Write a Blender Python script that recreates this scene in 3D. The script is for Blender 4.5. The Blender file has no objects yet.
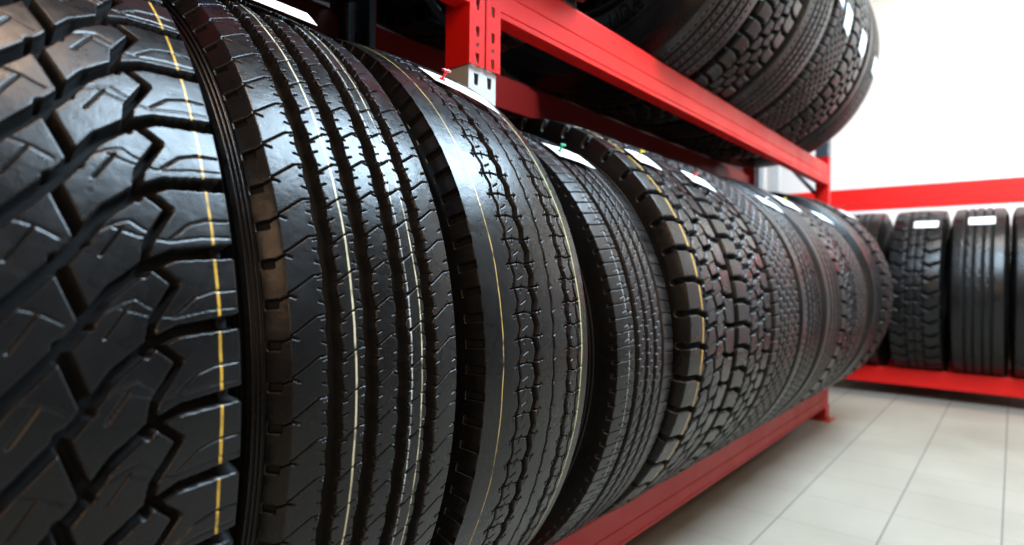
import bpy, bmesh, math, random
import numpy as np
from mathutils import Vector, Matrix, Euler
random.seed(4)
S = bpy.context.scene
COL = S.collection
PI = math.pi

# ------------------------------------------------------------------ measures
CAMH = 0.808            # lens height above the floor
BEAM_LO = 0.195         # top of the bottom beams
BEAM_UP = 1.441         # top of the upper beams
BH = 0.115              # beam height
XF, XR = -0.80, -1.27   # front / rear faces of the long rack
BT = 0.04               # beam thickness
CX = (XF + XR) / 2
YB = 4.836              # front plane of the rack at the end wall
WALLX, WALLY = -1.92, 5.68
CEIL = 3.25

# ------------------------------------------------------------------ materials
def new_mat(name):
    m = bpy.data.materials.new(name); m.use_nodes = True
    nt = m.node_tree; b = nt.nodes['Principled BSDF']
    return m, nt, b
def N(nt, t, **kw):
    n = nt.nodes.new(t)
    for k, v in kw.items(): setattr(n, k, v)
    return n
def math_n(nt, op, a, b=None, c=None, clamp=False):
    n = nt.nodes.new('ShaderNodeMath'); n.operation = op; n.use_clamp = clamp
    for i, v in enumerate((a, b, c)):
        if v is None: continue
        if isinstance(v, (int, float)): n.inputs[i].default_value = v
        else: nt.links.new(v, n.inputs[i])
    return n.outputs[0]
def mixc(nt, fac, a, b):
    n = nt.nodes.new('ShaderNodeMix'); n.data_type = 'RGBA'
    for idx, v in ((0, fac), (6, a), (7, b)):
        if isinstance(v, (int, float)): n.inputs[idx].default_value = v
        elif isinstance(v, tuple): n.inputs[idx].default_value = (*v, 1)
        else: nt.links.new(v, n.inputs[idx])
    return n.outputs[2]
def noise(nt, scale, detail=3, vec=None, rough=.55):
    n = nt.nodes.new('ShaderNodeTexNoise'); n.inputs['Scale'].default_value = scale
    n.inputs['Detail'].default_value = detail; n.inputs['Roughness'].default_value = rough
    if vec is None:
        tc = nt.nodes.new('ShaderNodeTexCoord'); vec = tc.outputs['Object']
    nt.links.new(vec, n.inputs['Vector'])
    return n.outputs['Fac']
def maprange(nt, v, a, b, c, d):
    n = nt.nodes.new('ShaderNodeMapRange'); nt.links.new(v, n.inputs[0])
    for i, x in enumerate((a, b, c, d)): n.inputs[i+1].default_value = x
    return n.outputs[0]
def bump(nt, b, h, dist, strength=1.0):
    n = nt.nodes.new('ShaderNodeBump'); n.inputs['Distance'].default_value = dist
    n.inputs['Strength'].default_value = strength
    nt.links.new(h, n.inputs['Height']); nt.links.new(n.outputs[0], b.inputs['Normal'])

def rubber(name, base=(.0042, .0040, .0040), rough=.29, stripes=(), scuff=.5):
    """stripes: (v position, half width, colour, breakup) painted along the tread"""
    m, nt, b = new_mat(name)
    n1 = noise(nt, 9, 4); n2 = noise(nt, 70, 3); n3 = noise(nt, 600, 2)
    sm = maprange(nt, n1, .35, .7, 0, 1)
    col = mixc(nt, math_n(nt, 'MULTIPLY', sm, scuff), base, tuple(c*1.6+.001 for c in base))
    if stripes:
        uv = N(nt, 'ShaderNodeUVMap'); sep = N(nt, 'ShaderNodeSeparateXYZ')
        nt.links.new(uv.outputs[0], sep.inputs[0])
        at = N(nt, 'ShaderNodeAttribute'); at.attribute_name = 'h'
        top = math_n(nt, 'LESS_THAN', at.outputs['Fac'], .25)
        for v0, hw, c, brk in stripes:
            wob = math_n(nt, 'MULTIPLY', math_n(nt, 'SUBTRACT', noise(nt, 14, 2), .5), .004)
            d = math_n(nt, 'ABSOLUTE', math_n(nt, 'SUBTRACT', math_n(nt, 'ADD', sep.outputs[1], wob), v0))
            k = maprange(nt, d, hw*.6, hw*1.2, 1, 0)
            bk = maprange(nt, noise(nt, 45, 4), brk-.12, brk+.12, 0, 1)
            k = math_n(nt, 'MULTIPLY', math_n(nt, 'MULTIPLY', k, bk), top)
            col = mixc(nt, k, col, c)
    nt.links.new(col, b.inputs['Base Color'])
    r = math_n(nt, 'ADD', maprange(nt, n1, .3, .7, rough-.07, rough+.08), math_n(nt, 'MULTIPLY', math_n(nt, 'SUBTRACT', n2, .5), .18))
    ah = N(nt, 'ShaderNodeAttribute'); ah.attribute_name = 'h'      # groove floors keep their matt mould finish
    r = math_n(nt, 'ADD', r, maprange(nt, ah.outputs['Fac'], .3, 1.2, 0, .6))
    nt.links.new(r, b.inputs['Roughness'])
    b.inputs['Specular IOR Level'].default_value = .30
    bump(nt, b, math_n(nt, 'ADD', math_n(nt, 'MULTIPLY', n3, .25), n2), .0006, .8)
    return m
YEL = (.62, .36, .035); CREAM = (.55, .5, .33); PALE = (.42, .44, .42)
M = {}
M['rub'] = rubber('tyre_rubber', rough=.31)
M['side'] = rubber('sidewall_rubber', base=(.0045, .0043, .0042), rough=.42)
M['liner'] = rubber('liner_rubber', base=(.005, .005, .005), rough=.6)
M['t1'] = rubber('lug_rubber', base=(.0045, .0045, .0048), rough=.31, stripes=((.1215, .0013, (.5, .30, .04), .40),))
M['t2'] = rubber('rib_rubber', rough=.29, stripes=((-.0385, .0011, CREAM, .36), (.032, .0009, PALE, .45), (.047, .0009, CREAM, .45)))
M['t3'] = rubber('zigzag_rubber', rough=.29, stripes=((-.085, .0010, (.42, .29, .09), .42), (.097, .0018, (.38, .36, .16), .35)))
M['t4'] = rubber('sipe_rubber', rough=.31, stripes=((-.075, .001, PALE, .5),))
M['t5'] = rubber('block_rubber', rough=.31, stripes=((-.070, .0022, YEL, .33),))
M['t6'] = rubber('brown_line_rubber', base=(.007, .0055, .005), rough=.4, stripes=((.02, .002, (.3, .12, .06), .45), (-.05, .0015, (.35, .12, .07), .5)))

def paint(name, c, rough=.3, coat=.3):
    m, nt, b = new_mat(name)
    n1 = noise(nt, 6, 4); n2 = noise(nt, 260, 2)
    col = mixc(nt, maprange(nt, n1, .35, .7, 0, .35), c, tuple(x*.72 for x in c))
    nt.links.new(col, b.inputs['Base Color'])
    nt.links.new(maprange(nt, n1, .3, .7, rough, rough+.14), b.inputs['Roughness'])
    b.inputs['Specular IOR Level'].default_value = .25
    b.inputs['Coat Weight'].default_value = coat; b.inputs['Coat Roughness'].default_value = .18
    bump(nt, b, n2, .0004, .5)
    return m
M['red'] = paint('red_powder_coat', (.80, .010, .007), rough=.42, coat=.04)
M['redlo'] = paint('darker_red_powder_coat', (.40, .014, .012), rough=.42, coat=.1)  # darker red for the bottom beams and feet
M['red_shade_deep'] = paint('deep_shaded_red', (.075, .006, .005), rough=.5, coat=0)  # same red as the front beams, near-bay shade put into the colour
M['red_shade_mid'] = paint('mid_shaded_red', (.24, .009, .007), rough=.45, coat=0)  # upper rear beam: shade under the shelf mixed into its red
def metal(name, c, rough, met=.6):
    m, nt, b = new_mat(name)
    n1 = noise(nt, 30, 5); 
    nt.links.new(mixc(nt, n1, tuple(x*.8 for x in c), c), b.inputs['Base Color'])
    b.inputs['Metallic'].default_value = met
    nt.links.new(maprange(nt, n1, .3, .7, rough, rough+.15), b.inputs['Roughness'])
    return m
M['galv'] = metal('grey_post_steel', (.66, .68, .69), .38, .25)
M['blue'] = metal('blue_grey_steel', (.10, .13, .16), .42, .3)
M['bolt'] = metal('zinc_bolt', (.6, .6, .58), .3, .9)

M['dark'] = metal('dark_pin_steel', (.03, .03, .03), .5, .6)

def simple(name, c, rough, scale=20, var=.08, **kw):
    m, nt, b = new_mat(name)
    n1 = noise(nt, scale, 3)
    nt.links.new(mixc(nt, n1, tuple(x*(1-var) for x in c), c), b.inputs['Base Color'])
    b.inputs['Roughness'].default_value = rough
    for k, v in kw.items(): b.inputs[k].default_value = v
    return m
M['wall'] = simple('white_wall_paint', (.84, .84, .82), .75, 3, .03)
M['wall_shade'] = simple('shade_dark_wall', (.035, .012, .012), .7, 3, .1)  # left wall colour carries the shade behind the rack
M['wall_grey'] = simple('grey_wall_paint', (.16, .16, .17), .7, 3, .1)
M['paper'] = simple('white_tag_paper', (.88, .89, .9), .5, 40, .03)
M['print'] = simple('pale_print', (.35, .37, .4), .6)
for n_, c_ in (('blue', (.01, .08, .75)), ('red', (.75, .02, .02)), ('green', (.01, .42, .2)), ('yellow', (.8, .68, .03)), ('white', (.8, .8, .8))):
    M['clip_'+n_] = simple(n_+'_plastic', c_, .3)
M['base'] = simple('grey_skirting', (.62, .61, .58), .5)

def floor_mat():
    m, nt, b = new_mat('floor_tiles')
    tc = N(nt, 'ShaderNodeTexCoord'); sep = N(nt, 'ShaderNodeSeparateXYZ'); nt.links.new(tc.outputs['Object'], sep.inputs[0])
    P = .29
    def line(o, off, hw):
        f = math_n(nt, 'FRACT', math_n(nt, 'DIVIDE', math_n(nt, 'ADD', o, off), P))
        d = math_n(nt, 'MULTIPLY', math_n(nt, 'MINIMUM', f, math_n(nt, 'SUBTRACT', 1.0, f)), P)
        return maprange(nt, d, hw*.6, hw*1.5, 1, 0)
    lx = line(sep.outputs[0], .022+P*20, .0026); ly = line(sep.outputs[1], -2.41+P*20, .0019)
    n1 = noise(nt, 2.2, 3); n2 = noise(nt, 30, 4)
    col = mixc(nt, maprange(nt, n1, .3, .7, 0, 1), (.255, .222, .172), (.30, .265, .21))
    col = mixc(nt, math_n(nt, 'MULTIPLY', n2, .25), col, (.21, .185, .142))
    col = mixc(nt, math_n(nt, 'MULTIPLY', ly, .6), col, (.16, .15, .13))
    col = mixc(nt, math_n(nt, 'MULTIPLY', lx, .85), col, (.09, .085, .075))
    nt.links.new(col, b.inputs['Base Color'])
    g = math_n(nt, 'MAXIMUM', lx, ly)
    nt.links.new(math_n(nt, 'ADD', maprange(nt, n1, .3, .7, .42, .52), math_n(nt, 'MULTIPLY', g, .3)), b.inputs['Roughness'])
    bump(nt, b, math_n(nt, 'SUBTRACT', 1.0, g), .0012, .6)
    return m
M['floor'] = floor_mat()
M['ceil'] = simple('white_ceiling_paint', (.8, .8, .78), .8, 3, .02)

# ------------------------------------------------------------------ helpers
def link(o, parent=None):
    COL.objects.link(o)
    if parent: o.parent = parent
    return o
def empty(name, loc, rotz=0, label=None, cat=None, group=None):
    o = bpy.data.objects.new(name, None); o.empty_display_size = .1
    COL.objects.link(o); o.location = loc; o.rotation_euler = (0, 0, rotz)
    if label: o['label'] = label
    if cat: o['category'] = cat
    if group: o['group'] = group
    return o
def bm_obj(name, bm, mat, parent=None, smooth=False, bevel=0):
    me = bpy.data.meshes.new(name); bmesh.ops.recalc_face_normals(bm, faces=bm.faces); bm.to_mesh(me); bm.free()
    me.materials.append(mat)
    if smooth:
        for p in me.polygons: p.use_smooth = True
    o = link(bpy.data.objects.new(name, me), parent)
    if bevel:
        b = o.modifiers.new('Bevel', 'BEVEL'); b.width = bevel; b.segments = 2; b.limit_method = 'ANGLE'; b.angle_limit = math.radians(40)
    return o
def box(bm, x0, x1, y0, y1, z0, z1):
    r = bmesh.ops.create_cube(bm, size=1)
    bmesh.ops.scale(bm, verts=r['verts'], vec=(abs(x1-x0), abs(y1-y0), abs(z1-z0)))
    bmesh.ops.translate(bm, verts=r['verts'], vec=((x0+x1)/2, (y0+y1)/2, (z0+z1)/2))
    return r['verts']
def cyl(bm, p0, p1, r, seg=16):
    p0 = Vector(p0); p1 = Vector(p1); d = p1-p0
    q = bmesh.ops.create_cone(bm, cap_ends=True, segments=seg, radius1=r, radius2=r, depth=d.length)
    mt = Matrix.Translation((p0+p1)/2) @ d.to_track_quat('Z', 'Y').to_matrix().to_4x4()
    bmesh.ops.transform(bm, verts=q['verts'], matrix=mt)
def np_mesh(name, verts, quads, mat, uv=None, attr=None, smooth=True):
    me = bpy.data.meshes.new(name)
    nv, nf = len(verts), len(quads)
    me.vertices.add(nv); me.vertices.foreach_set('co', verts.astype(np.float32).ravel())
    me.loops.add(nf*4); me.loops.foreach_set('vertex_index', quads.astype(np.int32).ravel())
    me.polygons.add(nf)
    me.polygons.foreach_set('loop_start', np.arange(0, nf*4, 4, dtype=np.int32))
    me.polygons.foreach_set('use_smooth', np.full(nf, smooth, dtype=bool))
    if uv is not None:
        l = me.uv_layers.new(name='UVMap'); l.data.foreach_set('uv', uv[quads.ravel()].astype(np.float32).ravel())
    if attr is not None:
        a = me.attributes.new('h', 'FLOAT', 'POINT'); a.data.foreach_set('value', attr.astype(np.float32))
    me.materials.append(mat); me.update(); me.validate()
    return me

# ------------------------------------------------------------------ tyre treads
# a tread is a relief: depth in mm at arc length s (periodic) and width v (mm)
CIRC = 2*PI*540.0
def sm(x): x = np.clip(x, 0, 1); return x*x*(3-2*x)
def cut(d, w, depth, soft=1.6): return depth*sm((w/2+soft*.5-d)/soft)
def seg_d(s, v, pts):
    """distance to a polyline of (s, v) points"""
    out = np.full(s.shape, 1e9)
    for (a0, b0), (a1, b1) in zip(pts[:-1], pts[1:]):
        ds, dv = a1-a0, b1-b0; L = ds*ds+dv*dv
        t = np.clip(((s-a0)*ds+(v-b0)*dv)/L, 0, 1)
        out = np.minimum(out, np.hypot(s-a0-t*ds, v-b0-t*dv))
    return out
def poly(s, v, pitch, pts, w, depth, soft=1.6):
    m = sum(p[0] for p in pts)/len(pts)
    q = (s-m+pitch/2) % pitch - pitch/2 + m
    d = seg_d(q, v, pts)
    lo, hi = min(p[0] for p in pts), max(p[0] for p in pts)
    if hi-lo > pitch*.4:
        d = np.minimum(d, np.minimum(seg_d(q+pitch, v, pts), seg_d(q-pitch, v, pts)))
    return cut(d, w, depth, soft)
def tri(x): return 2*np.abs((x % 1)-.5)*2-1
def rect(s, v, pitch, s0, hs, v0, hv, depth, soft=1.5):
    q = (s-s0+pitch/2) % pitch - pitch/2
    return depth*sm((hs+soft/2-np.abs(q))/soft)*sm((hv+soft/2-np.abs(v-v0))/soft)

def d_lugs(s, v):                       # big curved all-terrain lugs
    p = CIRC/55
    gx = [-160, -133, -89, -66, -43, -19, 0, 19, 43, 66, 89, 133, 160]
    gy = [-80, -76, -71, -60, -41, -8, 12, 32, 65, 84, 95, 100, 102]
    G = np.interp(v, gx, gy)
    for k in range(2): pass
    dG = (np.interp(v+4, gx, gy)-np.interp(v-4, gx, gy))/8
    q = (s-173-G+p/2) % p - p/2
    w = np.interp(np.abs(v), [0, 60, 100, 140], [8.5, 8.5, 9.5, 12])
    h = 18*sm((w/2+.8-np.abs(q)/np.sqrt(1+dG**2))/1.8)
    h = np.maximum(h, poly(s, v, p, [(262, 11), (214, 28)], 8, 18, 1.8))
    h = np.maximum(h, poly(s, v, p, [(104, -26), (156, -43)], 8, 18, 1.8))
    R = [(318, 75), (306, 89), (276, 70), (252, 66)]
    h = np.maximum(h, poly(s, v, p, R, 5.5, 17, 1.8))
    h = np.maximum(h, poly(s, v, p, [(370-a, -b) for a, b in R], 5.5, 17, 1.8))
    for L, w_, d_ in (([(334, 22), (342, 31), (353, 50), (356, 59), (350, 67), (344, 78)], 1.1, 1.2), ([(327, 38), (350, 54)], 1.2, 3.5),
                      ([(292, -22), (288, -7), (285, 1), (277, 14)], 1.2, 1.2), ([(260, -17), (284, -1)], 1.3, 3),
                      ([(226, 48), (220, 65), (217, 87), (222, 112), (224, 136)], 1.1, 1.2), ([(219, 87), (233, 103), (238, 118), (239, 136)], 1.1, 3.5)):
        h = np.maximum(h, poly(s, v, p, L, w_, d_, 1.3))
        if L[0][1] > 0: h = np.maximum(h, poly(s, v, p, [(370-a, -b) for a, b in L], w_, d_, 1.6))
    return h
def d_rib(s, v):                        # five ribs, slanted sipes, ticks on the groove edges
    p = CIRC/87; h = np.zeros_like(s*v)
    vz = v + 1.2*tri(s/p)
    for g in (-61.5, -20.5, 20.5, 61.5):
        h = np.maximum(h, cut(np.abs(vz-g), 14.5, 15, 2.6))
        for k, (o, sl) in enumerate(((.12, .25), (.45, -.2), (.78, .35))):
            for sd in (-1, 1):
                h = np.maximum(h, poly(s, v, p, [(p*o+sd*3, g+sd*6), (p*o+sd*3+8*sl, g+sd*(13.5 if k != 1 else 12))], 1.2, 6, .9))
    for a, b, sh in ((-104, -68, 0), (-55, -27, 9), (-14, 14, 20), (27, 55, 30), (68, 104, 6)):
        L = b-a
        h = np.maximum(h, poly(s, v, p, [(sh, a), (sh+2, a+L*.12), (sh+.45*L, b-L*.28), (sh+.48*L, b)], 1.3, 7, .9))
    for sd in (-1, 1):
        h = np.maximum(h, poly(s, v, p, [(-3, sd*104), (-7, sd*115)], 1.8, 5, 1.0))
        h = np.maximum(h, rect(s, v, p, -9, 4, sd*120, 6, 6, 2))
        h = np.maximum(h, poly(s, v, p, [(-2, sd*104), (-5, sd*97)], 1.6, 4))
    for c in (129.5, 134, 138.5): h = np.maximum(h, cut(np.abs(np.abs(v)-c), 2.0, 2.6, 1.4))
    return h
def d_zig(s, v):                        # wide shoulder ribs, narrow zigzag grooves with cross cuts
    p = CIRC/100; h = np.zeros_like(s*v)
    z = tri(s/p)
    for g, w, am in ((-54, 3.2, 2.0), (-20, 11, 2.6), (20, 3.0, 1.2), (60, 10, 2.6), (86, 3.2, 2.0)):
        h = np.maximum(h, cut(np.abs(v-g+am*z), w, 14, 1.6))
    for a, b, o in ((-64, -6, 0), (48, 96, 12)):
        h = np.maximum(h, poly(s, v, p, [(o, a), (o+3, (a+b)/2-6), (o+1, (a+b)/2+6), (o+4, b)], 2.0, 8, 1.0))
        for vv in (a+4, (a+b)/2-8, (a+b)/2+8, b-4):
            h = np.maximum(h, poly(s, v, p, [(o-5, vv-2), (o+7, vv+2)], 1.2, 5, .9))
        h = np.maximum(h, poly(s, v, p, [(o+p/2-3, (a+b)/2-12), (o+p/2+2, (a+b)/2-2)], 1.3, 4, 1.4))
    h = np.maximum(h, poly(s, v, p, [(0, 20), (4, 26)], 1.3, 4, 1.4))
    for sd in (-1, 1):
        h = np.maximum(h, rect(s, v, p, 0, 5.0, sd*130, 13, 8, 2))
    return h
def d_sipe(s, v):                       # five narrow ribs with S sipes, wide slotted shoulder rib
    p = CIRC/124; h = np.zeros_like(s*v)
    for g, w in ((-49, 13), (-13, 9), (21, 9), (56, 9)):
        h = np.maximum(h, cut(np.abs(v-g), w, 12, 3))
    for a, b, o in ((-43, -16, 0), (-8, 18, 9), (26, 52, 4)):
        m = (a+b)/2
        h = np.maximum(h, poly(s, v, p, [(o, a), (o+1, m-6), (o+11, m-3), (o+12, m+5), (o+22, m+8), (o+23, b)], 2.0, 7, 1.2))
    h = np.maximum(h, poly(s, v, p, [(0, -112), (4, -55)], 1.5, 5, 1.6))
    h = np.maximum(h, poly(s, v, p, [(12, -86), (16, -74), (10, -66), (14, -56)], 1.3, 3, 1.6))
    h = np.maximum(h, poly(s, v, p, [(0, 121), (4, 64)], 1.5, 5, 1.6))
    for sd in (-1, 1): h = np.maximum(h, rect(s, v, p*1.0, 0, 3, sd*116, 6, 5, 2))
    return h
def d_block(s, v, n=48, c=0.):          # staggered traction blocks
    p = CIRC/n; h = np.zeros_like(s*v)
    for g, o in ((-52, .1), (0, .5), (52, .9)):
        h = np.maximum(h, cut(np.abs(v-g+4.5*np.clip(tri(s/p+o)*1.8, -1, 1)), 10, 18, 2.6))
    h = np.maximum(h, poly(s, v, p, [(0, -150), (2, -90), (-9, -50)], 12, 18, 2.6))
    h = np.maximum(h, poly(s, v, p, [(p*.5-2, -54), (p*.5+7, -2)], 12, 18, 2.6))
    h = np.maximum(h, poly(s, v, p, [(p*.97+2, 2), (p*.97+11, 54)], 12, 18, 2.6))
    h = np.maximum(h, poly(s, v, p, [(p*.45+9, 50), (p*.45-2, 90), (p*.45, 150)], 12, 18, 2.6))
    for o, a, b in ((.5, -46, -8), (.05, 8, 46)):
        h = np.maximum(h, poly(s, v, p, [(p*(o+.45), a+6), (p*(o+.45)+7, b-6)], 1.6, 4, 2))
    return h
def d_block2(s, v): return d_block(s, v, 60)
def d_small(s, v):                      # small closely set blocks
    p = CIRC/96; h = np.zeros_like(s*v)
    for k, g in enumerate((-80, -48, -16, 16, 48, 80)):
        h = np.maximum(h, cut(np.abs(v-g+3*tri(s/p+k*.5)), 7, 12, 3))
    for k, (a, b) in enumerate(((-150, -80), (-80, -48), (-48, -16), (-16, 16), (16, 48), (48, 80), (80, 150))):
        h = np.maximum(h, poly(s, v, p, [(p*.5*(k % 2), a), (p*.5*(k % 2)+6, b)], 5, 10, 3))
    return h
def d_line(s, v):                       # straight ribs
    h = np.zeros_like(s*v)
    for g in (-66, -23, 23, 66): h = np.maximum(h, cut(np.abs(v-g), 12, 13, 3))
    p = CIRC/120
    for g in (-45, 0, 45): h = np.maximum(h, poly(s, v, p, [(0, g-16), (5, g+16)], 1.5, 4, 2))
    return h
def d_dot(s, v):                        # ribs with rows of drilled pockets
    h = d_line(s, v); p = CIRC/150
    for k, g in enumerate((-90, -45, 0, 45, 90)):
        q = (s-k*p*.5+p/2) % p - p/2
        h = np.maximum(h, cut(np.hypot(q, v-g), 8, 6, 2))
    return h
def d_chev(s, v):                       # waved chevron bars
    p = CIRC/38; h = np.zeros_like(s*v)
    for sd in (-1, 1):
        h = np.maximum(h, poly(s, v, p, [(14, sd*150), (6, sd*112), (-12, sd*80), (6, sd*44)], 17, 18, 4))
        h = np.maximum(h, poly(s, v, p, [(p*.5+4, sd*48), (p*.5-8, sd*24), (p*.5+3, 0)], 11, 16, 4))
        h = np.maximum(h, cut(np.abs(v-sd*46+3*tri(s/p)), 6, 14, 3))
    h = np.maximum(h, cut(np.abs(v+3*tri(2*s/p)), 5, 12, 3))
    return h

def revolve(prof, segs, R, phase=0):
    prof = np.array(prof); n = len(prof)
    ph = np.arange(segs)/segs*2*PI
    P = np.empty((segs, n, 3))
    P[:, :, 0] = prof[None, :, 1]*np.cos(ph)[:, None]
    P[:, :, 2] = prof[None, :, 1]*np.sin(ph)[:, None] + R
    P[:, :, 1] = prof[None, :, 0]
    idx = np.arange(segs*n).reshape(segs, n); nx = np.roll(idx, -1, 0)
    q = np.stack([idx[:, :-1], nx[:, :-1], nx[:, 1:], idx[:, 1:]], -1).reshape(-1, 4)
    return P.reshape(-1, 3), q

def spline(pts, step):
    """Catmull-Rom through (v, r) points"""
    P = [np.array(p, float) for p in pts]; P = [2*P[0]-P[1]]+P+[2*P[-1]-P[-2]]
    out = []
    for i in range(1, len(P)-2):
        n = max(2, int(np.linalg.norm(P[i+1]-P[i])/step))
        for k in range(n):
            t = k/n
            out.append(.5*((2*P[i])+(-P[i-1]+P[i+1])*t+(2*P[i-1]-5*P[i]+4*P[i+1]-P[i+2])*t*t+(-P[i-1]+3*P[i]-3*P[i+1]+P[i+2])*t**3))
    out.append(P[-2])
    return out

def tyre_meshes(key, design, R, ht, hb, sd, mat, ds, arc, phase=0, crown=.006, wide=False, dv=None):
    """R radius, ht half tread, hb half width, sd shoulder drop, arc = finely meshed angles (deg)"""
    dv = dv or ds
    # profile of the tread from shoulder to shoulder
    bev = math.hypot(hb-ht, sd)
    A = ht+bev
    a = np.linspace(-A, A, int(2*A*1000/dv)+1)
    t = np.clip((np.abs(a)-ht)/bev, 0, 1)
    if wide: fx, fr = np.sin(t*PI/2)*.75+t*.25, t**1.15
    else: fx, fr = t**.92, t**1.05
    vv = np.sign(a)*np.where(np.abs(a) < ht, np.abs(a), ht+(hb-ht)*fx)
    rr = R-crown*np.minimum(np.abs(a)/ht, 1)**2-sd*fr
    tv, tr = np.gradient(vv), np.gradient(rr); L = np.hypot(tv, tr)
    nv, nr = -tr/L, tv/L
    # circumference: fine inside the arc, coarse elsewhere
    p0, p1 = math.radians(arc[0]), math.radians(arc[1])
    f = np.linspace(p0, p1, int((p1-p0)*R*1000/ds))
    c = np.linspace(p1, p0+2*PI, max(12, int((2*PI-(p1-p0))*R*1000/(max(ds*3.5, 6)))))[1:-1]
    ph = np.concatenate([f, c])
    s = ph*540.0+phase
    Sg, Vg = np.meshgrid(s, a*1000, indexing='ij')
    D = design(Sg, Vg)
    # fade the relief to nothing at the lower shoulder edge
    if not wide: D = D*np.clip((A-np.abs(a))/.006, 0, 1)[None, :]
    else: D = D*np.clip((A-np.abs(a))/.004, 0, 1)[None, :]
    D = D/1000
    vs = vv[None, :]-nv[None, :]*D; rs = rr[None, :]-nr[None, :]*D
    X = rs*np.cos(ph)[:, None]; Z = rs*np.sin(ph)[:, None]+R
    P = np.stack([X, vs+0*X, Z], -1).reshape(-1, 3)
    n, m = len(ph), len(a)
    idx = np.arange(n*m).reshape(n, m); nx = np.roll(idx, -1, 0)
    q = np.stack([idx[:, :-1], nx[:, :-1], nx[:, 1:], idx[:, 1:]], -1).reshape(-1, 4)
    uv = np.stack([Sg/1000, Vg/1000], -1).reshape(-1, 2)
    tread = np_mesh(key+'_tread', P, q, mat, uv, (D*1000/6).ravel())
    # sidewall
    rb = .288*R/.54
    segs = 400 if ds < 2.2 else 160
    def side(sgn):
        k = [(hb, R-crown-sd), (hb+.004, R-sd-.045), (hb+.003, R-sd-.085), (hb-.010, rb+.075), (hb-.026, rb+.04), (hb-.036, rb+.018)]
        pr = spline(k, .0012 if ds < 2.2 else .003)
        out = []
        for v_, r_ in pr:
            dd = R-crown-sd-r_
            o = 0
            if .002 < dd < .040: o = -.0022*max(0, math.cos(dd/.0075*2*PI))**.6 if math.cos(dd/.0075*2*PI) > 0 else 0
            if .070 < dd < .079: o = .0032
            if .125 < dd < .131: o = .0018
            out.append((sgn*(v_+o), r_))
        if sgn > 0: out = out[::-1]
        return out
    res = {'tread': tread}
    for nm, sg in (('near', -1), ('far', 1)):
        V, Q = revolve(side(sg)[::-1], segs, R); res[nm] = np_mesh(key+'_side', V, Q[:, ::-1], M['side'])
    bd = [(hb-.036, rb+.018), (hb-.028, rb+.014), (hb-.026, rb+.006), (hb-.030, rb), (hb-.050, rb-.004), (hb-.058, rb+.004), (hb-.056, rb+.018)]
    V, Q = revolve([(-x, r) for x, r in bd], segs, R); res['bead_near'] = np_mesh(key+'_bead', V, Q, M['side'])
    V, Q = revolve(bd[::-1], segs, R); res['bead_far'] = np_mesh(key+'_bead', V, Q, M['side'])
    ln = spline([(-(hb-.056), rb+.016), (-(hb-.030), rb+.08), (-(hb-.020), R-.10), (-(ht-.01), R-.045), (0, R-.032), (ht-.01, R-.045), (hb-.020, R-.10), (hb-.030, rb+.08), (hb-.056, rb+.016)], .01)
    V, Q = revolve(ln, 120, R); res['liner'] = np_mesh(key+'_liner', V, Q[:, ::-1], M['liner'])
    res['R'] = R; res['hb'] = hb
    return res

def place_tyre(ms, loc, label, group, rotz=0, name='truck_tyre', spin=0):
    t = empty(name, loc, rotz, label, 'tyre', group)
    R = ms['R']
    for nm, k in (('tread', 'tread'), ('sidewall', 'near'), ('sidewall', 'far'), ('bead', 'bead_near'), ('bead', 'bead_far'), ('inner_liner', 'liner')):
        o = link(bpy.data.objects.new(nm, ms[k]), t)
        if spin:
            o.matrix_local = Matrix.Translation((0, 0, R)) @ Matrix.Rotation(spin, 4, 'Y') @ Matrix.Translation((0, 0, -R))
    return t

def rest_z(beam_top, R):                # height of the tyre's lowest point when nested between two beams
    dx = (XF-XR)/2-.012
    return beam_top+math.sqrt(R*R-dx*dx)-R+.0004

LOW = (-70, 118); NEAR = (-42, 84); UPA = (-130, 50); BACK = (-75, 110)
near = 'tyres standing on the bottom shelf of the long rack'
T1 = tyre_meshes('lug', d_lugs, .540, .138, .143, .060, M['t1'], 1.1, NEAR, wide=True, phase=9)
T2 = tyre_meshes('rib', d_rib, .540, .104, .131, .032, M['t2'], .8, NEAR, phase=14)
T3 = tyre_meshes('zig', d_zig, .540, .116, .127, .040, M['t3'], .85, NEAR)
T4 = tyre_meshes('sipe', d_sipe, .510, .111, .118, .036, M['t4'], 1.1, NEAR)
T5 = tyre_meshes('block', d_block, .535, .125, .132, .038, M['t5'], 2.0, LOW, wide=True, phase=20)
T6 = tyre_meshes('block_fine', d_block2, .535, .125, .133, .050, M['rub'], 2.8, LOW, wide=True)
T7 = tyre_meshes('small_block', d_small, .535, .121, .133, .045, M['t6'], 3.2, LOW)
T8 = tyre_meshes('dotted', d_dot, .535, .118, .133, .045, M['rub'], 3.2, LOW)
T9 = tyre_meshes('plain_rib', d_line, .540, .112, .133, .045, M['t6'], 3.5, LOW)
T12 = tyre_meshes('big_rib', d_line, .552, .112, .133, .045, M['rub'], 3.8, LOW)
T13 = tyre_meshes('big_block', d_block2, .560, .122, .133, .045, M['t6'], 3.8, LOW)
TC = tyre_meshes('chevron', d_chev, .565, .134, .143, .050, M['rub'], 4, BACK, wide=True)
TB = tyre_meshes('wall_rib', d_line, .565, .124, .143, .045, M['rub'], 4, BACK)
TU1 = tyre_meshes('upper_block', d_block2, .535, .132, .143, .050, M['rub'], 3.2, UPA, wide=True)
TU2 = tyre_meshes('upper_dotted', d_dot, .535, .124, .143, .045, M['rub'], 3.2, UPA)
TU3 = tyre_meshes('upper_small', d_small, .535, .128, .143, .045, M['t6'], 3.2, UPA)
TU4 = tyre_meshes('upper_rib', d_line, .535, .124, .143, .045, M['rub'], 3.6, UPA)

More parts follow.
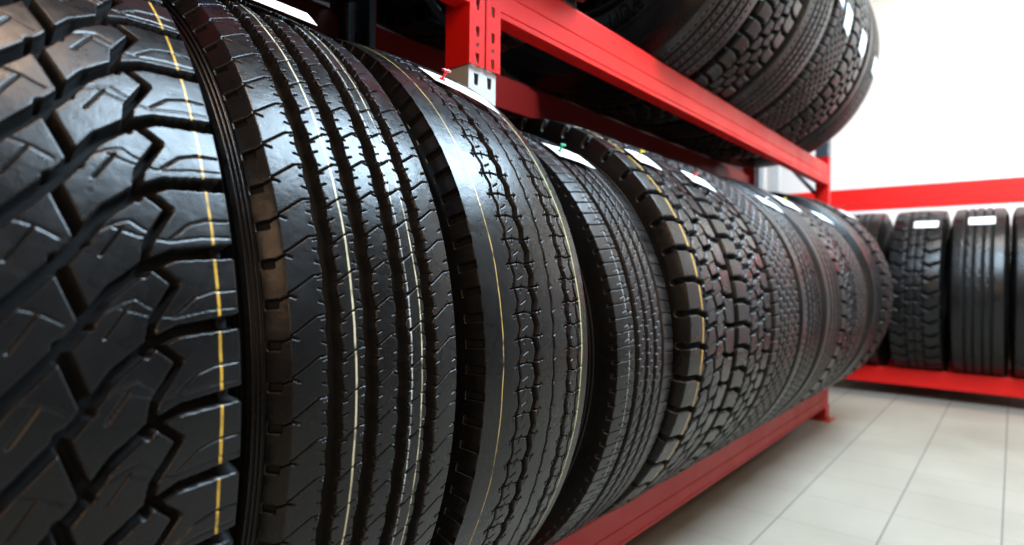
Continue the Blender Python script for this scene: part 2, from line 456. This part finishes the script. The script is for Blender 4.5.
lower = [
 (T1, .1035, 'nearest tyre, big curved all-terrain lugs and a broken yellow line by its edge'),
 (T2, .3930, 'ribbed tyre with slanted sipes and a cream line, second from the camera'),
 (T3, .664, 'tyre with smooth shoulder ribs and narrow zigzag grooves, standing before the slotted grey post'),
 (T4, 1.035, 'tyre with S-shaped sipes and fine ribs, left of the yellow-lined block tyre'),
 (T5, 1.300, 'chunky staggered-block tyre with a yellow line along its front shoulder blocks'),
 (T6, 1.5800, 'block tyre right behind the yellow-lined chunky block tyre'),
 (T7, 1.8630, 'small-block tyre with brownish lines, third tyre beyond the S-sipe tyre'),
 (T8, 2.1460, 'tyre with rows of small pale dots between its straight grooves, bottom shelf'),
 (T9, 2.4290, 'straight-grooved brownish tyre just beyond the dotted tyre on the bottom shelf'),
 (T6, 2.7120, 'block tyre between two ribbed tyres in the far half of the bottom shelf'),
 (T7, 2.9950, 'small-block tyre third from the far end of the bottom shelf'),
 (T12, 3.2780, 'smooth straight-grooved tyre second from the far end of the bottom shelf'),
 (T13, 3.5610, 'last chunky block tyre at the far end post of the bottom shelf'),
]
for i, (ms, y, lab) in enumerate(lower):
    place_tyre(ms, (CX, y, rest_z(BEAM_LO, ms['R'])), lab, near, spin=0 if i < 5 else .017*i)
upper = [
 (TU2, 1.715, 'first tyre on the upper shelf, its front sidewall lettered and facing the camera'),
 (TU1, 2.018, 'block tyre directly behind the lettered tyre on the upper shelf'),
 (TU2, 2.321, 'upper-shelf tyre with rows of pale dots in its tread, third from the post'),
 (TU3, 2.624, 'upper-shelf small-block tyre carrying the topmost white tag'),
 (TU1, 2.927, 'upper-shelf block tyre second from the far end, tall white tag'),
 (TU4, 3.230, 'last tyre of the upper shelf, smooth shoulder against the white wall'),
]
first_up = None
for i, (ms, y, lab) in enumerate(upper):
    t = place_tyre(ms, (CX, y, rest_z(BEAM_UP, ms['R'])), lab, 'tyres standing on the upper shelf of the long rack', spin=.023*i)
    first_up = first_up or t
for ms, x, lab in ((TB, -.835, 'tyre on the end-wall rack mostly hidden behind the long row'),
                   (TC, -.487, 'chevron-bar tyre with a white label on the end-wall rack'),
                   (TB, -.168, 'straight-ribbed tyre with a white label on the end-wall rack'),
                   (TB, .135, 'tyre cut off by the right edge of the picture, end-wall rack')):
    place_tyre(ms, (x, YB+.235, rest_z(BEAM_LO, ms['R'])), lab, 'tyres on the rack along the end wall', rotz=-PI/2)

for i, (ms, lab) in enumerate(((TU4, 'unseen ribbed tyre added above the frame on the near upper shelf, beside the post'), (TU1, 'unseen block tyre added on the near upper shelf, second from the post'),
                               (TU3, 'unseen small-block tyre added on the near upper shelf, third from the post'), (TU4, 'unseen ribbed tyre added on the near upper shelf, fourth from the post'),
                               (TU1, 'unseen block tyre added on the near upper shelf, fifth from the post'), (TU4, 'unseen ribbed tyre added on the near upper shelf, sixth from the post'),
                               (TU3, 'unseen small-block tyre added on the near upper shelf, seventh from the post'))):
    place_tyre(ms, (CX, .662-.303*i, rest_z(BEAM_UP, ms['R'])), lab, 'unseen tyres added on the near upper shelf to shade the rack', spin=.03*i)  # unseen tyres added to block light so the shelf behind stays dark
place_tyre(TU1, (CX, 1.066, rest_z(BEAM_UP, TU1['R'])), 'unseen block tyre added on the upper shelf right beside the slotted post, above the picture', 'tyres standing on the upper shelf of the long rack', spin=.01)  # added out of view to close the gap and shade the rear beam

# raised letters on the first upper tyre's near sidewall
def letters():
    bm = bmesh.new()
    G = {'U': [[(0, 1), (0, .25), (.15, 0), (.45, 0), (.6, .25), (.6, 1)]],
         'D': [[(0, 0), (0, 1), (.35, 1), (.6, .75), (.6, .25), (.35, 0), (0, 0)]],
         'A': [[(0, 0), (.3, 1), (.6, 0)], [(.12, .38), (.48, .38)]]}
    H = .046; W = .044; R = .535
    r0 = .392                          # foot line of the letters, tops toward the hub
    ang = math.radians(-74.5)
    yv = -(.143+.0035)
    def P(a, b, o):
        r = r0-b*H; th = ang+a*W/r0
        return Vector((r*math.cos(th), yv-o, r*math.sin(th)+R))
    x = 0
    for ch in 'UDA':
        for st in G[ch]:
            for (a0, b0), (a1, b1) in zip(st[:-1], st[1:]):
                n = 3
                for k in range(n):
                    p = [(a0+(a1-a0)*j/n, b0+(b1-b0)*j/n) for j in (k, k+1)]
                    da, db = p[1][0]-p[0][0], p[1][1]-p[0][1]; L = math.hypot(da*W, db*H) or 1
                    na, nb = -db*H/L*.0042/W, da*W/L*.0042/H
                    ea, eb = da*.12, db*.12
                    q = []
                    for o in (-.003, .0025):
                        for (aa, bb, sg, e) in ((p[0][0], p[0][1], 1, -1), (p[1][0], p[1][1], 1, 1), (p[1][0], p[1][1], -1, 1), (p[0][0], p[0][1], -1, -1)):
                            q.append(bm.verts.new(P(x+aa+sg*na+e*ea, bb+sg*nb+e*eb, o)))
                    for f in ((0, 1, 2, 3), (7, 6, 5, 4), (0, 4, 5, 1), (1, 5, 6, 2), (2, 6, 7, 3), (3, 7, 4, 0)):
                        bm.faces.new([q[i] for i in f])
        x += .95
    side = [c for c in first_up.children if c.name.startswith('sidewall')][0]
    o = bm_obj('lettering', bm, M['side'], side)
letters()

# ------------------------------------------------------------------ racks
def beam_profile(t, h):
    """closed section (x outward, z) of a stepped box beam with two pressed lines"""
    return [(0, 0), (0, .010), (-.0022, .0115), (-.0022, .0125), (0, .014), (0, .049), (-.0025, .0505), (-.0025, .052), (-.0006, .054),
            (-.0006, h-.007), (-.0035, h-.001), (-.006, h), (-.012, h), (-.012, h-.024), (-t, h-.024), (-t, 0)]
def make_beam(name, p0, p1, out, ztop, mat, label, group, t=BT, h=BH):
    """p0,p1 ends of the outer face in plan; out = outward direction"""
    p0 = Vector((*p0, 0)); p1 = Vector((*p1, 0)); out = Vector((*out, 0)); mid = (p0+p1)/2
    e = empty(name, (mid.x, mid.y, ztop-h), 0, label, 'beam', group)
    bm = bmesh.new(); rings = []
    for p in (p0, p1):
        rings.append([bm.verts.new(p-mid+out*x+Vector((0, 0, z))) for x, z in beam_profile(t, h)])
    n = len(rings[0])
    for i in range(n): bm.faces.new((rings[0][i], rings[0][(i+1) % n], rings[1][(i+1) % n], rings[1][i]))
    bm.faces.new(rings[0][::-1]); bm.faces.new(rings[1])
    bm_obj('box_section', bm, mat, e, bevel=.0012)
    return e
def holed_plate(bm, org, ux, uz, w, z0, z1, cols, rows, hw, hh, th, nrm, taper=.25):
    """plate in the plane (ux, uz) with taper-sided slots, thickness th behind nrm"""
    org, ux, uz, nrm = Vector(org), Vector(ux), Vector(uz), Vector(nrm)
    xs = sorted({0, w} | {c+s*hw for c in cols for s in (-1, 1)})
    zs = sorted({z0, z1} | {r+s*hh for r in rows for s in (-1, 1)})
    hole = lambda xm, zm: any(abs(xm-c) < hw for c in cols) and any(abs(zm-r) < hh for r in rows)
    V = {}
    def vert(i, j, l):
        k = (i, j, l)
        if k not in V:
            x, z = xs[i], zs[j]
            for c in cols:
                for r in rows:
                    if abs(abs(x-c)-hw) < 1e-6 and abs(z-(r-hh)) < 1e-6: x = c+(x-c)*(1-taper)
            V[k] = bm.verts.new(org+ux*x+uz*z-nrm*(th*l))
        return V[k]
    nx, nz = len(xs)-1, len(zs)-1
    solid = {(i, j) for i in range(nx) for j in range(nz) if not hole((xs[i]+xs[i+1])/2, (zs[j]+zs[j+1])/2)}
    for i, j in solid:
        for l in (0, 1):
            f = [vert(i, j, l), vert(i+1, j, l), vert(i+1, j+1, l), vert(i, j+1, l)]
            bm.faces.new(f if l == 0 else f[::-1])
        for di, dj, a, b in ((-1, 0, (0, 0), (0, 1)), (1, 0, (1, 0), (1, 1)), (0, -1, (0, 0), (1, 0)), (0, 1, (0, 1), (1, 1))):
            if (i+di, j+dj) not in solid:
                bm.faces.new([vert(i+a[0], j+a[1], 0), vert(i+b[0], j+b[1], 0), vert(i+b[0], j+b[1], 1), vert(i+a[0], j+a[1], 1)])
PW = .078; PD = .062
def post(parent, x, y0, z1, side, mat, name='post', zr=None):
    """slotted open-section upright; side=+1 faces +x. x is the outer face"""
    bm = bmesh.new()
    rows = [1.187-.052*k for k in range(-17, 22)]
    rows = [r for r in rows if .03 < r < z1-.03]
    if zr: rows = [r for r in rows if zr[0] < r < zr[1]]
    holed_plate(bm, (x, y0, 0), (0, 1, 0), (0, 0, 1), PW, 0.004, z1, (.021, PW-.019), rows, .0068, .0115, .0025, (side, 0, 0))
    for yy in (y0, y0+PW-.0025):
        box(bm, x-side*.0026, x-side*PD, yy, yy+.0025, .004, z1)
    for yy in (y0+.0025, y0+PW-.018):
        box(bm, x-side*(PD-.0025), x-side*PD, yy, yy+.0155, .004, z1)
    box(bm, x-side*.02, x-side*.0225, y0+.0025, y0+.012, .004, z1)
    bm_obj(name, bm, mat, parent)
def foot(parent, x, y0, side, mat):
    bm = bmesh.new()
    box(bm, x+side*.030, x-side*(PD+.03), y0-.012, y0+PW+.035, 0, .005)
    box(bm, x+side*.004, x, y0-.004, y0+PW+.004, .005, .085)
    box(bm, x+side*.004, x-side*PD, y0-.0045, y0-.0005, .005, .085)
    f = bm_obj('foot_plate', bm, mat, parent, bevel=.001)
    bm = bmesh.new()
    cyl(bm, (x+side*.017, y0+PW/2, .005), (x+side*.017, y0+PW/2, .019), .009, 6)
    bm_obj('anchor_bolt', bm, M['bolt'], f)
    bm = bmesh.new()
    cyl(bm, (x-side*(PD+.014), y0+PW/2, .004), (x-side*(PD+.014), y0+PW/2, .016), .009, 6)
    bm_obj('anchor_bolt', bm, M['bolt'], f)
def frame(y0, label, zt=2.15, xf=XF-.006, mat=M['galv'], rear=M['blue'], axis='y', footmat=None):
    e = empty('upright_frame', (0, 0, 0), 0, label, 'rack frame', 'upright frames of the long rack')
    post(e, xf, y0, zt, 1, mat); post(e, XR+.006, y0, zt, -1, rear)
    foot(e, xf, y0, 1, footmat or M['redlo']); foot(e, XR+.006, y0, -1, M['redlo'])
    x0, x1 = xf-.030, XR+.036; ym = y0+PW/2
    zz = [.25, .75, 1.24, 1.72, 2.10]
    for k in range(len(zz)-1):
        bm = bmesh.new()
        a = (x0, ym, zz[k]) if k % 2 == 0 else (x1, ym, zz[k]); b = (x1, ym, zz[k+1]) if k % 2 == 0 else (x0, ym, zz[k+1])
        cyl(bm, a, b, .011, 8)
        bm_obj('brace', bm, M['blue'], e, smooth=True)
    return e
Y0, Y1 = .8245, 3.706
f1 = frame(Y0, 'slotted light grey upright frame standing behind the zigzag-grooved tyre')
f2 = frame(Y1, 'upright frame closing the far end of the long rack, with red foot', mat=M['blue'])
def connector(beam, xo, side, y_in, y_out, ztop, zbot, mat, beam_org, cols=1):
    """hooked end plate wrapping half the post face; y_in touches the beam, y_out lies at the post's middle/edge"""
    bm = bmesh.new(); ox, oy, oz = beam_org
    a, b = min(y_in, y_out), max(y_in, y_out); w = b-a
    rows = [zbot+.014+.052*k for k in range(int((ztop-zbot-.02)/.052)+1)]
    holed_plate(bm, (xo-ox, a-oy, -oz), (0, 1, 0), (0, 0, 1), w, zbot, ztop, (w/2,), rows, .0052, .0100, .003, (side, 0, 0))
    # return flange on the beam's side of the post
    yy = y_in; s = 1 if y_in > y_out else -1
    box(bm, xo-ox, xo-ox-side*.066, yy-oy, yy-oy+s*.003, zbot-oz, ztop-oz)
    c = bm_obj('end_connector', bm, mat, beam)
    bm = bmesh.new()
    cyl(bm, (xo-ox-side*.001, (a+b)/2-oy, zbot+.041-oz), (xo-ox+side*.0012, (a+b)/2-oy, zbot+.041-oz), .0036, 12)
    bm_obj('safety_pin', bm, M['dark'], c)
def rack_beam(y0, y1, ztop, side, mat, label, extra_dn=.115, group='beams of the long rack', ends=(1, 1)):
    x = XF if side > 0 else XR
    e = make_beam('shelf_beam', (x, y0), (x, y1), (side, 0), ztop, mat, label, group)
    org = tuple(e.location)
    xo = x-side*.006+side*.0035 if False else x+side*.0005-side*.003
    xo = x+side*.001
    if ends[0]: connector(e, xo, side, y0-.0005, y0-.0005-PW/2, ztop+.045, ztop-BH-(extra_dn if ztop > 1 else .0), mat, org)
    if ends[1]: connector(e, xo, side, y1+.0005, y1+.0005+PW/2, ztop+.045, ztop-BH-(extra_dn if ztop > 1 else .0), mat, org)
    return e
E0, E1 = Y0+PW+.003, Y1-.003
rack_beam(E0, E1, BEAM_UP, 1, M['red'], 'bright red upper front beam running from the slotted post to the far end')
rack_beam(E0, E1, BEAM_UP, -1, M['red_shade_mid'], 'red upper rear beam seen in the gap under the upper tyres')
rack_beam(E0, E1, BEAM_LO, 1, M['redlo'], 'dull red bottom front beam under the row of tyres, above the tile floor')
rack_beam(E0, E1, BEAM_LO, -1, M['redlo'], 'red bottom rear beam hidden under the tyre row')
YN = -1.9
rack_beam(YN, Y0-.003, BEAM_UP, 1, M['red'], 'red upper front beam of the near bay, left of the slotted post', ends=(0, 1))
rack_beam(YN, Y0-.003, BEAM_UP, -1, M['red_shade_deep'], 'red upper rear beam of the near bay', ends=(0, 1))
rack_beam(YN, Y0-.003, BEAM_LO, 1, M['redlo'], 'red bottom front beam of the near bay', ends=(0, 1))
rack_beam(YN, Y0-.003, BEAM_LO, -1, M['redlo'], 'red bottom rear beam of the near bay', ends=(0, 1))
frame(YN-PW-.003, 'upright frame at the near end of the long rack, behind the camera')

# the rack along the end wall
def wall_beam(y, ztop, side, label):
    e = make_beam('wall_rack_beam', (-1.50, y), (1.60, y), (0, side), ztop, M['red'], label, 'beams of the end-wall rack')
wall_beam(YB, BEAM_UP, -1, 'bright red upper beam crossing the white end wall')
wall_beam(YB, BEAM_LO, -1, 'bright red bottom beam under the end-wall tyres')
wall_beam(YB+.47, BEAM_UP, 1, 'red rear upper beam close to the end wall')
wall_beam(YB+.47, BEAM_LO, 1, 'red rear bottom beam close to the end wall')
for x in (-1.58, 1.603):
    e = empty('wall_rack_frame', (x+PW/2, YB+.235, 0), 0, 'grey frame at the %s end of the end-wall rack' % ('left' if x < 0 else 'right'), 'rack frame', 'frames of the end-wall rack')
    for y in (-.235+.006, .235-.006-PD):
        bm = bmesh.new(); box(bm, -PW/2, PW/2, y, y+PD, 0, 2.1)
        bm_obj('post', bm, M['galv'], e, bevel=.003)

# ------------------------------------------------------------------ paper tags
def surf(R, beam, s, lift=0, cx=CX):
    th = s; cz = rest_z(beam, R)+R
    lift += .0015
    return Vector((cx+(R+lift)*math.cos(th), 0, cz+(R+lift)*math.sin(th))), Vector((math.cos(th), 0, math.sin(th))), Vector((-math.sin(th), 0, math.cos(th)))
def tag(y0, y1, ang, R, beam, clip, label, w=.05, ang2=None, lift=.001, curl=.006, up=.0, cu=.22):
    """card lying on the tread from y0 to y1; ang = angle of its lower edge on the tyre (deg)"""
    ang2 = ang if ang2 is None else ang2
    nU, nV = 14, 6
    G = np.zeros((2, nU+1, nV+1, 3))
    for i in range(nU+1):
        u = i/nU
        for j in range(nV+1):
            v = j/nV
            a = math.radians(ang+(ang2-ang)*u)+v*w/R
            p, n, t = surf(R, beam, a)
            l = lift+curl*(math.sin(u*PI*1.0)*.4+u*u*.5+(1-v)*.25)+up*v
            for k in (0, 1):
                q = p+n*(l+.0006*k); G[k, i, j] = (q.x, y0+(y1-y0)*u, q.z)
    base = Vector(G[0, 0, 0]); base.y = (y0+y1)/2
    e = empty('price_tag', base, 0, label, 'tag', 'paper tags on the tyres')
    bm = bmesh.new(); V = {}
    for k in (0, 1):
        for i in range(nU+1):
            for j in range(nV+1): V[k, i, j] = bm.verts.new(Vector(G[k, i, j])-base)
    for i in range(nU):
        for j in range(nV):
            for k in (0, 1): bm.faces.new((V[k, i, j], V[k, i+1, j], V[k, i+1, j+1], V[k, i, j+1]))
    for i in range(nU):
        for j in (0, nV): bm.faces.new((V[0, i, j], V[0, i+1, j], V[1, i+1, j], V[1, i, j]))
    for j in range(nV):
        for i in (0, nU): bm.faces.new((V[0, i, j], V[0, i, j+1], V[1, i, j+1], V[1, i, j]))
    bm_obj('card', bm, M['paper'], e, smooth=False)
    if clip:
        u = cu; a = math.radians(ang+(ang2-ang)*u)+.5*w/R
        p, n, t = surf(R, beam, a); p = p+n*(lift+curl*.4+up*.5); p.y = y0+(y1-y0)*u; p = p-base
        bm = bmesh.new()
        cyl(bm, p-n*.010, p+n*.016, .0022, 10); cyl(bm, p+n*.0005, p+n*.0025, .0055, 12); 
        cyl(bm, p+n*.016-Vector((0, .008, 0)), p+n*.016+Vector((0, .008, 0)), .0022, 8)
        bm_obj('fastener', bm, M['clip_'+clip], e, smooth=False)
    return e
tag(.235, .450, 60.2, .540, BEAM_LO, 'blue', 'long white tag with a blue fastener on top of the ribbed tyre', w=.034, ang2=55.9, up=.008, lift=.003, cu=.40)
tag(.632, .730, 50.5, .540, BEAM_LO, 'red', 'white tag with a red fastener right in front of the slotted grey post', w=.05, ang2=44)
tag(.985, 1.085, 50, .510, BEAM_LO, 'green', 'white tag with a green fastener on the S-sipe tyre', w=.055, ang2=47)
tag(1.245, 1.325, 46, .535, BEAM_LO, 'yellow', 'small white tag with a yellow fastener on the chunky block tyre', w=.055, ang2=44)
tag(1.51, 1.62, 44, .535, BEAM_LO, 'red', 'white tag on the second chunky block tyre, red fastener', w=.05, ang2=41)
tag(2.09, 2.22, 44, .535, BEAM_LO, 'white', 'white tag on the dotted tyre below the rear beam end', w=.045, ang2=40)
tag(2.36, 2.52, 46, .540, BEAM_LO, 'yellow', 'pale tag with a yellow fastener beyond the dotted tyre', w=.06, ang2=43)
tag(2.93, 3.08, 46, .535, BEAM_LO, 'green', 'pale tag with a green fastener near the far end of the row', w=.06, ang2=43)
tag(3.48, 3.62, 48, .560, BEAM_LO, None, 'white tag on the last tyre of the bottom shelf', w=.06, ang2=45)
for y, a, w, lab in ((2.44, -9, .085, 'topmost white tag on the upper-shelf tyres, cut by the picture edge'), (2.60, -15, .085, 'white tag on the third upper tyre from the far end, under the topmost tag'),
                     (2.90, -15.5, .085, 'white tag on the second upper tyre from the far end'), (3.22, -16.5, .07, 'white tag on the last upper-shelf tyre')):
    tag(y, y+.09, a, .535, BEAM_UP, None, lab, w=w, ang2=a-2)
def wall_tag(x, ang, w, h, label):
    R = .565; cz = rest_z(BEAM_LO, R)+R; nU, nV = 4, 8
    yc = YB+.235
    pts = [[None]*(nV+1) for _ in range(nU+1)]
    e = empty('tyre_label', (x, yc-(R)*math.cos(math.radians(ang)), cz+R*math.sin(math.radians(ang))), 0, label, 'label', 'labels on the end-wall tyres')
    bm = bmesh.new(); V = {}
    for k in (0, 1):
        for i in range(nU+1):
            for j in range(nV+1):
                a = math.radians(ang)+(j/nV-.5)*h/R; r = R+.0015+.0007*k
                V[k, i, j] = bm.verts.new(Vector((x+(i/nU-.5)*w, yc-r*math.cos(a), cz+r*math.sin(a)))-e.location)
    for i in range(nU):
        for j in range(nV):
            for k in (0, 1): bm.faces.new((V[k, i, j], V[k, i+1, j], V[k, i+1, j+1], V[k, i, j+1]))
    for i in range(nU):
        for j in (0, nV): bm.faces.new((V[0, i, j], V[0, i+1, j], V[1, i+1, j], V[1, i, j]))
    for j in range(nV):
        for i in (0, nU): bm.faces.new((V[0, i, j], V[0, i, j+1], V[1, i, j+1], V[1, i, j]))
    bm_obj('paper', bm, M['paper'], e)
wall_tag(-.44, 52, .13, .07, 'white label on the chevron-bar tyre by the end wall')
wall_tag(-.155, 54, .13, .08, 'white label on the straight-ribbed tyre by the end wall')

# ------------------------------------------------------------------ room shell
def shell(name, x0, x1, y0, y1, z0, z1, mat):
    bm = bmesh.new(); box(bm, x0, x1, y0, y1, z0, z1)
    o = bm_obj(name, bm, mat); o['kind'] = 'structure'; return o
XW = 5.0; YS = -4.5
shell('floor', WALLX-.1, XW+.1, YS-.1, WALLY+.1, -.1, 0, M['floor'])
shell('ceiling', WALLX-.1, XW+.1, YS-.1, WALLY+.1, CEIL, CEIL+.1, M['ceil'])
shell('wall_left', WALLX-.1, WALLX, YS-.1, WALLY+.1, 0, CEIL, M['wall_shade'])
shell('wall_right', XW, XW+.1, YS-.1, WALLY+.1, 0, CEIL, M['wall_grey'])
shell('wall_back', WALLX, XW, WALLY, WALLY+.1, 0, CEIL, M['wall'])
shell('wall_front', WALLX, XW, YS-.1, YS, 0, CEIL, M['wall_grey'])
shell('baseboard_back', WALLX, XW, WALLY-.012, WALLY, 0, .09, M['base'])
shell('baseboard_left', WALLX, WALLX+.012, YS, WALLY-.012, 0, .09, M['base'])

# ------------------------------------------------------------------ lights
def area(name, loc, target, sx, sy, power, col):
    l = bpy.data.lights.new(name, 'AREA'); l.shape = 'RECTANGLE'; l.size = sx; l.size_y = sy; l.energy = power; l.color = col
    o = bpy.data.objects.new(name, l); COL.objects.link(o); o.location = loc
    o.rotation_euler = (Vector(target)-Vector(loc)).to_track_quat('-Z', 'Y').to_euler()
    return o
area('aisle_light', (.45, 2.0, CEIL-.03), (.45, 2.0, 0), 1.2, 2.2, 390, (.60, .81, 1.0))
area('far_aisle_light', (1.0, 4.1, CEIL-.03), (.6, 5.5, 1.3), 2.6, .4, 190, (1.0, .94, .87))
area('near_ceiling_light', (-.1, .3, CEIL-.03), (-.1, .3, 0), .5, .5, 34, (1.0, .70, .50))
area('warm_side_light', (2.3, -1.2, 1.6), (-.6, .5, .7), .9, .9, 22, (1.0, .66, .40))
area('warm_light', (.5, -2.6, 2.0), (-.7, .6, .8), .9, .9, 26, (1.0, .62, .36))

w = bpy.data.worlds.new('World'); S.world = w; w.use_nodes = True
w.node_tree.nodes['Background'].inputs[0].default_value = (.6, .7, .85, 1)
w.node_tree.nodes['Background'].inputs[1].default_value = .01

# ------------------------------------------------------------------ camera
cam = bpy.data.cameras.new('camera'); co = bpy.data.objects.new('camera', cam); COL.objects.link(co)
TH = math.radians(40); RL = .0105
cam.sensor_width = 36; cam.lens = 36*598/1024; cam.clip_start = .02
cam.shift_y = (274-272.5)/1024
co.location = (0, 0, CAMH)
fwd = Vector((-math.sin(TH), math.cos(TH), 0)); right = Vector((math.cos(TH), math.sin(TH), 0)); up = Vector((0, 0, 1))
r2 = right*math.cos(RL)+up*math.sin(RL); u2 = up*math.cos(RL)-right*math.sin(RL)
mt = Matrix((r2, u2, -fwd)).transposed().to_4x4(); mt.translation = co.location
co.matrix_world = mt
cam.dof.use_dof = True; cam.dof.focus_distance = .78; cam.dof.aperture_fstop = 3.4
S.camera = co
S.view_settings.view_transform = 'Standard'; S.view_settings.look = 'None'; S.view_settings.gamma = 1
S.view_settings.use_curve_mapping = False; S.view_settings.exposure = 0.0
